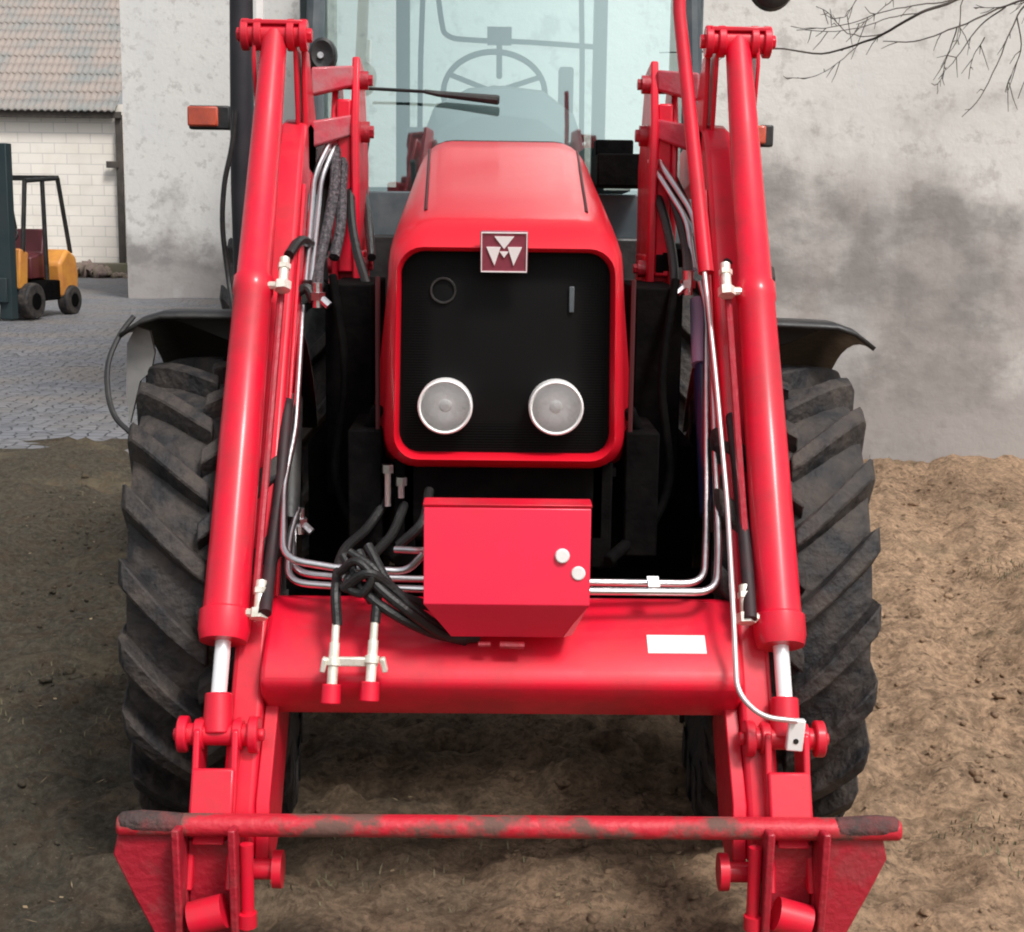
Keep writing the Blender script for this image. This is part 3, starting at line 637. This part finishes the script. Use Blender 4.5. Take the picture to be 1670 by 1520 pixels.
# windscreen, curved
c_ = TB(); c_.loft([[Vector((x, 4.90 + .10*(z-1.6)/1.1 + .10*abs(x/.6)**2.2 - .02, z)) for x in [(-.60 + 1.2*i/16) for i in range(17)]] for z in (1.66, 1.9, 2.2, 2.5, 2.72)], closed=False)
ws = c_.tb('windscreen', glass, cb, ang=80)
c_ = TB(); c_.loft([[Vector((x, 6.36, z)) for x in (-.40, .40)] for z in (1.72, 2.7)], closed=False); rw = c_.tb('rear_window', glass_mat('rear_glass', (.93, .97, .96), .05), cb)
c_ = TB()
for sx in (-1, 1): c_.box((sx*.41, 6.34, 2.15), (.055, .06, 1.15)); c_.sweep([(sx*.34, 6.30, 1.75), (sx*.335, 6.30, 2.25), (sx*.32, 6.3, 2.7)], .011, 8)
c_.sweep(smooth([(-.28, 6.28, 2.65), (-.25, 6.28, 2.40), (-.22, 6.28, 2.335), (-.12, 6.28, 2.32), (.1, 6.28, 2.315), (.38, 6.28, 2.30)]), .011, 8)
c_.box((-.01, 6.26, 2.335), (.10, .04, .07)); c_.sweep([(-.01, 6.26, 2.3), (-.01, 6.0, 2.15)], .012, 8)
c_.tb('rear_window_frame', cabgrey, rw)
# side windows
for sx in (-1, 1):
    c_ = TB(); c_.loft([[Vector((sx*.63, 5.02, z)), Vector((sx*.81, 6.3, z))] for z in (1.56, 2.7)], closed=False); c_.tb('side_window', glass, cb)
# dashboard and steering wheel and seat
c_ = TB(); c_.loft([[Vector((x_*k, y, 1.5 + (z - 1.5)*kz)) for x_, z in ((-.30, 1.5), (-.29, 1.85), (-.24, 1.98), (-.12, 2.045), (0, 2.055), (.14, 2.04), (.25, 1.96), (.29, 1.85), (.30, 1.5))] for y, k, kz in ((5.02, .86, .80), (5.1, .96, .95), (5.3, 1, 1), (5.42, .95, .97))], True, True); c_.tb('dashboard', greyp, cb, .01)
c_ = TB(); cc = Vector((-.03, 5.52, 2.05))
c_.sweep([cc + Vector((.185*math.cos(a), .185*math.sin(a)*.55, .185*math.sin(a)*.83)) for a in [k*math.pi/24 for k in range(49)]], .011, 8)
c_.sweep([cc, cc + Vector((0, -.15, -.12))], .03, 10)
for a in (0.4, 2.7, 4.7): c_.sweep([cc, cc + Vector((.185*math.cos(a), .10*math.sin(a), .154*math.sin(a)))], .010, 6)
c_.tb('steering_wheel', mat('grey_wheel', (.10, .11, .115), .5), cb)
c_ = TB(); c_.box((.0, 5.95, 1.55), (.46, .45, .14)); c_.box((0, 6.16, 1.75), (.42, .12, .40)); c_.tb('seat', greyp, cb, .04)
c_ = TB(); c_.box((.235, 5.6, 2.0), (.055, .05, .30)); c_.tb('control_column', greyp, cb, .01)
c_ = TB(); c_.box((-.30, 5.6, 1.8), (.10, .08, .25)); c_.tb('armrest', greyp, cb, .01)
c_ = TB(); c_.box((0, 5.55, 1.42), (1.25, 1.3, .08)); c_.box((0, 4.87, 1.42), (1.1, .06, .24)); c_.tb('cab_floor', black, cb, .01)
# wiper
c_ = TB(); a = at(560, 142, 4.83); b0 = at(812, 163, 4.80); mid = a*.45 + b0*.55
c_.sweep([a, mid + Vector((0, -.015, .006))], .0055, 6); wi = c_.tb('wiper', black)
c_ = TB(); p0 = mid + Vector((0, -.015, .006)); p1 = at(715, 153, 4.815)
c_.sweep([p0 - (b0-a)*.02, p1, p1*.5+b0*.5, b0, b0 + (b0-a)*.01], [.007, .010, .013, .016, .012], 10); c_.tb('wiper_blade', black, wi)
# exhaust stack and lamps
c_ = TB(); ex = [at(400, 470, 4.55), at(396, 300, 4.55), at(394, 100, 4.55), at(393, -60, 4.55), at(393, -200, 4.55)]
c_.sweep(ex, [.034, .036, .035, .034, .034], 20); xo = c_.tb('exhaust_stack', exh)
c_ = TB(); c_.sweep(smooth([at(384, 180, 4.5), at(378, 240, 4.5), at(366, 300, 4.5), at(363, 370, 4.5), at(372, 450, 4.5), at(380, 505, 4.45)]), .008, 8); c_.tb('grab_rail', black, xo)
c_ = TB(); c_.box(at(424, 8, 4.55), (.02, .02, .2)); c_.tb('exhaust_clamp', white, xo)
def lamp(u0, v0, u1, v1, Y, dz=.06):
    p = at(u0, v0, Y); q = at(u1, v1, Y); c = (p+q)/2
    L = TB(); L.box(c + Vector((.01, 0, 0)), (abs(q.x-p.x), dz*.7, abs(q.z-p.z))); o = L.tb('turn_indicator', black, None, .006)
    L = TB(); L.box(c + Vector((-.01, -dz*.42, .003)), (abs(q.x-p.x)*.74, dz*.2, abs(q.z-p.z)*.84)); L.tb('lens', orangel, o, .006)
    return o
lo = lamp(304, 172, 372, 212, 4.9)
L = TB(); L.cyl(at(365, 198, 4.92), at(500, 215, 4.92), .012, n=8); L.tb('lamp_arm', black, lo)
ro = lamp(1233, 204, 1254, 240, 4.9)
L = TB(); L.cyl(at(1240, 226, 4.93), at(1100, 226, 4.93), .012, n=8); L.tb('lamp_arm', black, ro)
# side mirror whose lower edge shows at the top of the picture
L = TB(); c = at(1258, -28, 4.9); L.loft([[c + Vector((rx*math.cos(a), y_, rx*1.15*math.sin(a))) for a in [k*2*math.pi/28 for k in range(28)]] for rx, y_ in ((.05, -.045), (.072, -.03), (.078, 0), (.072, .012))], True, True); mi = L.tb('side_mirror', black)
L = TB(); L.sweep([c + Vector((0, 0, .05)), Vector((.72, 4.95, 2.68)), Vector((.60, 5.0, 2.7))], .010, 8); L.tb('mirror_arm', black, mi)
# work lamp beside the left pillar
L = TB(); c = at(527, 90, 4.80); L.loft([[c + Vector((r_*math.cos(a), y_, r_*1.25*math.sin(a))) for a in [k*2*math.pi/24 for k in range(24)]] for r_, y_ in ((.012, -.02), (.034, -.028), (.042, -.02), (.044, .02), (.02, .04))], True, True); wl = L.tb('work_lamp', black)
L = TB(); L.cyl(c + Vector((-.005, -.034, -.003)), c + Vector((-.005, -.02, -.003)), .010, n=14); L.tb('lens', chrome, wl)
L = TB(); L.cyl(c, c + Vector((-.09, .14, -.05)), .012, n=8); L.tb('lamp_arm', black, wl)
# ---- loader masts, arms and tubes
def lside(sx):
    X = lambda x: sx*x
    mast = TB()
    mast.yz([(4.22, 1.40), (4.52, 1.30), (4.55, 1.75), (4.40, 2.02), (4.26, 2.04), (4.20, 1.85)], X(.408), X(.430))
    mast.yz([(4.22, 1.40), (4.52, 1.30), (4.55, 1.75), (4.40, 1.98), (4.28, 1.98), (4.22, 1.85)], X(.470), X(.488))
    mast.yz([(4.22, 1.44), (4.25, 1.44), (4.25, 1.92), (4.22, 1.92)], X(.430), X(.470))
    mast.box((X(.45), 4.36, 1.20), (.10, .22, .60)); mast.box((X(.37), 4.33, .98), (.22, .22, .14))
    mo = mast.tb('loader_mast', red, None, .006)
    for (y, z, r_, x0, x1) in ((4.27, 1.975, .026, .385, .52), (4.30, 1.835, .030, .385, .60), (4.25, 1.46, .024, .385, .50)):
        q = TB(); q.cyl((X(x0), y, z), (X(x1), y, z), r_, n=18); q.cyl((X(x0-.012), y, z), (X(x0), y, z), r_*.6, n=6); q.tb('pivot_pin', redw, mo)
    # arm: box beam with a knee
    path = [(4.50, 1.80), (4.12, 1.955), (4.03, 1.90), (3.30, .70), (3.06, .30)]
    arm = TB()
    up = [(4.52, 1.80), (4.10, 1.855), (4.01, 1.835), (3.93, 1.76), (3.22, .70), (2.97, .33), (2.96, .24)]
    dn = [(3.05, .22), (3.12, .26), (3.36, .62), (4.03, 1.64), (4.12, 1.70), (4.20, 1.70), (4.50, 1.66)]
    arm.yz(up + dn, X(.528), X(.600)); ao = arm.tb('loader_arm', red, None, .012, 3)
    # strengthening rib on the inner side
    q = TB(); q.yz([(3.90, 1.68), (3.955, 1.66), (3.34, .66), (3.285, .68)], X(.519), X(.528)); q.tb('arm_rib', red, ao, .003)
    for zc, x1, dz, y in ((1.985, .535, -.020, 4.235), (1.850, .560, -.035, 4.215)):      # slanting link bars from mast to arm
        q = TB(); q.loft([[Vector((X(.425), y, zc + .028)), Vector((X(.425), y, zc - .028)), Vector((X(.425), y + .05, zc - .028)), Vector((X(.425), y + .05, zc + .028))],
                          [Vector((X(x1), y - .06, zc + .036 + dz)), Vector((X(x1), y - .06, zc - .040 + dz)), Vector((X(x1), y - .01, zc - .040 + dz)), Vector((X(x1), y - .01, zc + .036 + dz))]], True, True)
        q.tb('link_bar', redp, ao, .006)
    q = TB(); q.yz([(4.02, 2.03), (4.08, 2.03), (4.24, 1.84), (4.20, 1.70), (4.05, 1.72)], X(.528), X(.542)); q.tb('link_plate', red, ao, .004)
    q = TB(); q.yz([(3.42, .58), (3.22, .60), (2.99, .36), (2.97, .24), (3.05, .20), (3.16, .25)], X(.497), X(.527)); q.tb('lower_plate', red, ao, .003)
    # big straight tube in front of the arm
    tu = TB(); A = Vector((X(.606), 3.985, 2.06)); B = Vector((X(.618), 3.150, .668)); D = (B-A)
    ts = [0, .02, .15, .438, .443, .468, .473, .7, .955, .958, .985, 1.0]; rs = [.032, .033, .037, .043, .049, .049, .0455, .049, .051, .058, .058, .052]
    tu.sweep([A + D*t for t in ts], rs, 32); to = tu.tb('tilt_cylinder', red, None, .0, ang=40)
    N = Vector((0, -D.z, D.y)).normalized()
    # top cross pin with ears
    q = TB(); q.cyl((X(.525), 3.985, 2.062), (X(.690), 3.985, 2.062), .030, n=20)
    for x in (.530, .563, .648, .682): q.cyl((X(x-.010), 3.985, 2.062), (X(x+.010), 3.985, 2.062), .041, n=20)
    for x in (.516, .697): q.cyl((X(x-.008), 3.985, 2.062), (X(x+.008), 3.985, 2.062), .019, n=6)
    q.yz([(3.97, 2.09), (4.03, 2.09), (4.10, 1.98), (4.08, 1.80), (4.02, 1.80), (3.98, 2.0)], X(.548), X(.558)); q.yz([(3.97, 2.09), (4.03, 2.09), (4.10, 1.98), (4.02, 1.62), (3.98, 1.9), (3.95, 2.0)], X(.652), X(.662)); q.xz([(X(.53), 2.098), (X(.688), 2.098), (X(.688), 2.086), (X(.53), 2.086)], 3.955, 4.02)
    q.tb('top_bracket', red, None, .003)
    # thin pipe clipped beside the tube
    q = TB(); o1 = Vector((X(-.067), .01, 0)); q.sweep([A + D*.45 + o1, A + D*.93 + o1*.95 + Vector((0, -.01, 0))], .009, 8); q.tb('feed_pipe', redw, to)
    # fittings
    for t, o2, dz in ((.452, X(-.075), 0), (.955, X(-.078), 0)):
        p = A + D*t + Vector((o2, -.03, 0)); q = TB()
        u_ = -D.normalized()
        q.cyl(p, p + u_*.075, .0125, n=12); q.cyl(p + u_*-.012, p + u_*.010, .021, n=6); q.cyl(p, p + Vector((X(.05), .01, 0)), .010, n=8); q.cyl(p + u_*.045, p + u_*.058, .0165, n=6)
        q.tb('hose_fitting', zinc, to)
    # rod
    rd = TB(); E = B + D.normalized()*.165; rd.cyl(B - D.normalized()*.02, E, .0175, n=24); rod = rd.tb('piston_rod', rodm, to)
    # lower clevis, bosses
    q = TB(); py, pz = 3.055, .488
    q.cyl((X(.535), py, pz), (X(.690), py, pz), .024, n=20)
    for x in (.538, .572, .655, .690): q.cyl((X(x-.011), py, pz), (X(x+.011), py, pz), .040 if x in (.538, .690) else .034, n=20)
    for x in (.522, .704): q.cyl((X(x-.007), py, pz), (X(x+.007), py, pz), .016, n=6)
    q.cyl(E + D.normalized()*-.05, Vector((X(.616), py, pz)), .030, .034, n=16)
    for x0 in (.566, .648):
        q.yz([(py-.035, pz+.02), (py+.03, pz+.03), (py+.05, pz-.05), (2.99, .20), (2.90, .20), (2.97, .36)], X(x0), X(x0+.014))
    q.yz([(py-.048, pz-.075), (py-.030, pz-.075), (2.925, .30), (2.905, .30)], X(.58), X(.648))
    lk = q.tb('tilt_link', red, None, .004)
    q = TB(); q.box((X(.614), 2.962, .380), (.092, .016, .125), Matrix.Rotation(R(-28), 3, 'X')); q.tb('link_cover', red, lk, .006)
    # coupler plates under the bar
    k = TB()
    k.xz([(X(.80), .325), (X(.66), .325), (X(.655), .02), (X(.69), .02), (X(.775), .20), (X(.81), .28)], 2.90, 2.918)
    k.yz([(2.84, .36), (2.97, .34), (3.02, .20), (2.98, .02), (2.88, -.02), (2.86, .1)], X(.660), X(.676))
    k.yz([(2.84, .36), (2.97, .34), (3.02, .20), (2.98, .02), (2.88, -.02), (2.86, .1)], X(.545), X(.561))
    k.xz([(X(.66), .30), (X(.56), .30), (X(.56), .04), (X(.66), .02)], 2.93, 2.945)
    ko = k.tb('coupler_plate', redw, None, .004)
    k = TB(); k.cyl((X(.47), 2.955, .225), (X(.69), 2.955, .225), .022, n=18); k.cyl((X(.465), 2.955, .225), (X(.485), 2.955, .225), .040, n=18)
    k.cyl((X(.575), 2.875, .17), (X(.645), 2.875, .15), .036, n=18); k.cyl((X(.53), 2.89, .31), (X(.53), 2.89, .15), .014, n=12); k.cyl((X(.53), 2.885, .16), (X(.53), 2.885, .13), .020, n=12)
    k.tb('locking_pin', red, ko)
lside(-1); lside(1)
# rod end tab with pin hole on the right
q = TB(); c = at(1297, 1198, 3.0); q.box(c, (.036, .018, .070), Matrix.Rotation(R(4), 3, 'Y')); ro_ = q.tb('rod_end', rodm, None, .003)
q = TB(); q.cyl(c + Vector((0, -.0105, -.012)), c + Vector((0, -.004, -.012)), .006, n=12); q.tb('pin_hole', black, ro_)
# ---- torque tube between the arms
q = TB(); sec = [(3.36, .700), (3.30, .735), (3.27, .735), (3.10, .625), (3.085, .595), (3.10, .560), (3.17, .500), (3.32, .490), (3.38, .56)]
q.yz(sec, -.530, .530); bm_ = q.tb('cross_tube', red, None, .012, 3)
# ---- guard box in front of the cross tube
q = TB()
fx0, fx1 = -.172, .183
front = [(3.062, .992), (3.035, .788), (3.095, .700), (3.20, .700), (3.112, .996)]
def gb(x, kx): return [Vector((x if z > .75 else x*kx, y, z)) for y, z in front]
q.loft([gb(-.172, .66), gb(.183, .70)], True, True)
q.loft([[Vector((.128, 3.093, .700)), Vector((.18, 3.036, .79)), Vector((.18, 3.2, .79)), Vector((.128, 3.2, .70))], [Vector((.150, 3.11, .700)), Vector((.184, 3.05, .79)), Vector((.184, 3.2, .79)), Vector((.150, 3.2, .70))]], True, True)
gx = q.tb('guard_box', mat('reflection_lit_red_paint', (0.84, 0.012, 0.062), 0.42, 0, 0.4, var=(0.7, 0.012, 0.04), vscale=4, vamt=.5, coatr=.2), None, .006)  # brighter red base colour carries the reflected light on the box face
q = TB()
q.loft([[Vector((-.174, 3.064, .9925)), Vector((-.174, 3.060, 1.000)), Vector((-.174, 3.115, 1.004))], [Vector((.185, 3.064, .9925)), Vector((.185, 3.060, 1.000)), Vector((.185, 3.115, 1.004))]], True, True); q.tb('box_lid', red, gx, .002)
for (u, v) in ((917, 907), (943, 935)):
    q = TB(); p = at(u, v, 3.046); nn = Vector((0, -1, .11)).normalized()
    q.cyl(p - nn*.004, p + nn*.006, .0165, .0145, n=20); q.tb('plug', white, gx, .002)
q = TB(); q.cyl(at(815, 1052, 3.10), at(855, 1053, 3.10), .008, n=8); q.cyl(at(780, 1051, 3.10), at(800, 1051, 3.10), .006, n=8); q.tb('box_bolt', redw, gx)
# ---- quick couplers on the cross tube
qc = TB(); qc.box(at(577, 1079, 3.06), (.105, .012, .020)); qc.box(at(528, 1084, 3.055), (.012, .02, .032), Matrix.Rotation(R(12), 3, 'Y')); qc.box(at(626, 1084, 3.055), (.012, .02, .032), Matrix.Rotation(R(-12), 3, 'Y'))
qo = qc.tb('coupler_bracket', zinc, None, .003)
for (ut, vt, ub, vb) in ((548, 1018, 541, 1118), (611, 1014, 604, 1114)):
    q = TB(); a = at(ut, vt, 3.09); b0 = at(ub, vb, 3.04); d = b0-a
    q.sweep([a, a + d*.3, a + d*.31, a + d*.55, a + d*.56, a + d*.68, a + d*.69, b0], [.009, .009, .0115, .0115, .016, .016, .0115, .0115], 12); qq = q.tb('quick_coupler', zinc, qo)
    q = TB(); q.cyl(b0 + Vector((0, -.002, .004)), b0 + d.normalized()*.040, .020, .022, n=18); q.tb('dust_cap', red, qq, .003)
# ---- cross bar of the implement carrier
q = TB(); q.cyl((-.80, 2.905, .344), (.836, 2.905, .344), .0225, n=20); q.box((.018, 2.92, .347), (1.60, .026, .030)); q.tb('carrier_bar', redbar, None, .008, 3)
for sx, lx in ((-1, -.8), (1, .835)):
    q = TB(); q.sweep([(lx, 2.905, .348), (lx-sx*.012, 2.905, .350), (lx-sx*.05, 2.905, .351), (lx-sx*.09, 2.905, .349), (lx-sx*.14, 2.905, .346)], [.014, .022, .0245, .024, .0228], 14); q.tb('bar_end', mat('muddy_steel', (.055, .035, .032), .8, var=(.22, .05, .05), vscale=18, vamt=.8, bump=.5), None, .01)
# ---- hydraulic pipes (bent zinc)
def pipe(name, tr_, r_, mt, fr=.05, parent=None):
    q = TB(); q.sweep(fillet([at(u, v, Y) for u, v, Y in tr_], fr), r_, 12); return q.tb(name, mt, parent)
pipe('hydraulic_pipe', [(548, 212, 4.25), (512, 285, 4.12), (498, 460, 3.80)], .0085, chrome)
pipe('hydraulic_pipe', [(556, 215, 4.26), (524, 290, 4.14), (507, 460, 3.82)], .008, chrome)
pipe('hydraulic_pipe', [(494, 500, 3.78), (482, 700, 3.52), (463, 790, 3.40), (462, 912, 3.20), (548, 926, 3.18), (560, 926, 3.18)], .0085, chrome)
pipe('hydraulic_pipe', [(582, 928, 3.18), (665, 932, 3.18), (692, 902, 3.16)], .0085, chrome)
pipe('hydraulic_pipe', [(486, 830, 3.42), (471, 880, 3.33), (469, 950, 3.21), (560, 957, 3.19), (700, 961, 3.18)], .008, chrome)
pipe('hydraulic_pipe', [(478, 860, 3.43), (478, 934, 3.25), (560, 942, 3.22), (700, 944, 3.22)], .008, chrome)
pipe('hydraulic_pipe', [(950, 949, 3.22), (1148, 952, 3.24), (1152, 850, 3.40), (1152, 500, 3.86), (1142, 460, 3.9)], .0085, chrome)
pipe('hydraulic_pipe', [(950, 964, 3.18), (1168, 966, 3.20), (1172, 900, 3.30), (1160, 560, 3.76), (1150, 440, 3.92)], .0085, chrome)
pipe('hydraulic_pipe', [(1143, 440, 3.90), (1132, 350, 4.05), (1068, 252, 4.25)], .0085, chrome)
pipe('hydraulic_pipe', [(1132, 440, 3.91), (1120, 358, 4.06), (1060, 262, 4.26)], .008, chrome)
pipe('level_rod', [(1148, 436, 3.72), (1166, 600, 3.55), (1186, 820, 3.33), (1196, 1000, 3.12), (1202, 1130, 3.03), (1242, 1170, 2.99), (1300, 1176, 2.985)], .0062, mat('bare_rod', (.72, .60, .60), .35, .7), .06)
q = TB(); q.sweep([at(1108, -60, 4.0), at(1108, 20, 4.0), at(1152, 445, 3.72)], [.017, .017, .020], 14); q.tb('level_indicator', red)
for (u, v, Y) in ((1066, 957, 3.20), (1064, 948, 3.23)):
    q = TB(); p = at(u, v, Y); q.cyl(p - Vector((.013, 0, 0)), p + Vector((.013, 0, 0)), .013, n=6); q.tb('pipe_union', chrome)
for (u, v, Y) in ((518, 482, 3.74), (1122, 462, 3.80), (488, 850, 3.45)):
    q = TB(); p = at(u, v, Y); q.cyl(p + Vector((0, 0, .032)), p - Vector((0, 0, .03)), .013, n=10); q.cyl(p + Vector((0, 0, .008)), p - Vector((0, 0, .012)), .020, n=6); q.cyl(p, p + Vector((.03*(1 if u < 800 else -1), -.01, -.025)), .011, n=8); q.tb('hose_fitting', chrome)
for tr_ in ([(1192, 680, 3.50), (1196, 700, 3.46), (1207, 800, 3.37), (1216, 900, 3.26), (1224, 1010, 3.14)], [(470, 655, 3.56), (467, 680, 3.52), (456, 800, 3.39), (443, 900, 3.28), (432, 1000, 3.14)]):
    q = TB(); q.sweep(smooth([at(*p) for p in tr_], 4), [.013]*2 + [.015]*(4*len(tr_)-5), 12); q.tb('hose_sleeve', mat('sleeve', (.016, .008, .010), .6, var=(.06, .015, .02), vscale=30, vamt=.5), None)
# blue lift cylinder on the right
q = TB(); a = at(1146, 600, 3.78); b0 = at(1158, 840, 3.5); q.sweep([at(1140, 560, 3.82), a, a + (b0-a)*.04, b0], [.020, .020, .025, .025], 20); bc = q.tb('lift_cylinder', blue)
q = TB(); q.sweep([at(1138, 490, 3.90), at(1141, 595, 3.78)], .021, 18); q.tb('cylinder_label', violet, bc)
q = TB(); q.sweep([at(478, 650, 3.62), at(472, 850, 3.40)], .024, 18); q.tb('lift_cylinder', black)
# ---- rubber hoses
def hoses(trs, r_, name='hose', mt=hose):
    for t_ in trs:
        q = TB(); q.sweep(smooth([at(*p) for p in t_], 7), r_, 10); q.tb(name, mt)
guardm = mat('braided_guard', (.02, .018, .022), .5, var=(.12, .10, .11), vscale=140, vamt=.9, thr=(.5, .56), bump=.5, bscale=95)
hoses([[(548, 222, 4.26), (546, 300, 4.14), (534, 370, 4.04), (520, 430, 3.9), (518, 470, 3.78)],
       [(562, 225, 4.28), (558, 300, 4.18), (555, 370, 4.08), (545, 420, 4.0)]], .015, 'hose_guard', guardm)
hoses([
       [(535, 250, 4.3), (528, 330, 4.2), (516, 396, 4.0), (490, 392, 3.82), (471, 416, 3.73)],
       [(575, 240, 4.35), (572, 330, 4.2), (580, 400, 4.1), (600, 470, 4.0)],
       [(598, 215, 4.6), (590, 290, 4.5), (600, 350, 4.4), (606, 420, 4.2)],
       [(1075, 270, 4.3), (1100, 330, 4.15), (1118, 400, 4.0), (1122, 450, 3.82)],
       [(1062, 290, 4.3), (1085, 360, 4.15), (1098, 430, 4.0), (1100, 500, 3.9)],
       [(1088, 270, 4.3), (1128, 350, 4.12), (1168, 405, 3.86), (1187, 432, 3.75)],
       [(480, 480, 3.75), (500, 470, 3.75), (512, 492, 3.74)],
       
       ], .013)
hoses([[(550, 1020, 3.09), (548, 960, 3.13), (560, 900, 3.25), (600, 860, 3.4), (640, 800, 3.5)],
       [(612, 1016, 3.09), (614, 970, 3.12), (600, 920, 3.2), (640, 870, 3.36), (668, 800, 3.5)],
       [(560, 905, 3.16), (590, 960, 3.12), (640, 1000, 3.10), (700, 1030, 3.13), (760, 1045, 3.16)],
       [(585, 900, 3.16), (610, 950, 3.11), (670, 1000, 3.10), (730, 1038, 3.13), (780, 1040, 3.16)],
       [(600, 890, 3.2), (640, 960, 3.13), (690, 985, 3.14), (750, 1000, 3.18)],
       [(560, 960, 3.12), (600, 935, 3.10), (640, 960, 3.12), (690, 1005, 3.12), (745, 1040, 3.15)],
       [(650, 890, 3.3), (690, 850, 3.3), (700, 800, 3.4)]], .0115)
hoses([[(552, 935, 3.13), (580, 915, 3.11), (606, 940, 3.10), (590, 968, 3.10), (565, 955, 3.12), (575, 930, 3.14)],
       [(570, 900, 3.15), (612, 930, 3.12), (622, 965, 3.11), (600, 980, 3.12)]], .0095)
pipe('hydraulic_pipe', [(645, 896, 3.25), (680, 898, 3.22), (692, 898, 3.2)], .008, chrome)
q = TB()
for k in range(4): q.box(at(1076 + k*11, 430 - k*3, 4.1), (.02, .04, .05))
q.tb('hydraulic_valve', engine, None, .004)
q = TB(); q.box(at(1010, 280, 4.75), (.16, .3, .10)); q.box(at(1000, 250, 4.8), (.12, .1, .08)); q.tb('hydraulic_valve', engine, None, .006)
# sticker on the sloping upper face of the cross tube
def face_pt(x, t): return Vector((x, 3.27 + (3.10-3.27)*t, .735 + (.625-.735)*t))
nrm = Vector((0, -.11, .17)).normalized()
q = TB(); cs = [(.322, .50), (.452, .50), (.452, .76), (.322, .76)]
q.loft([[face_pt(x, t) + nrm*.0025 for x, t in cs], [face_pt(x, t) - nrm*.004 for x, t in cs]], True, True); q.tb('sticker', white, bm_)
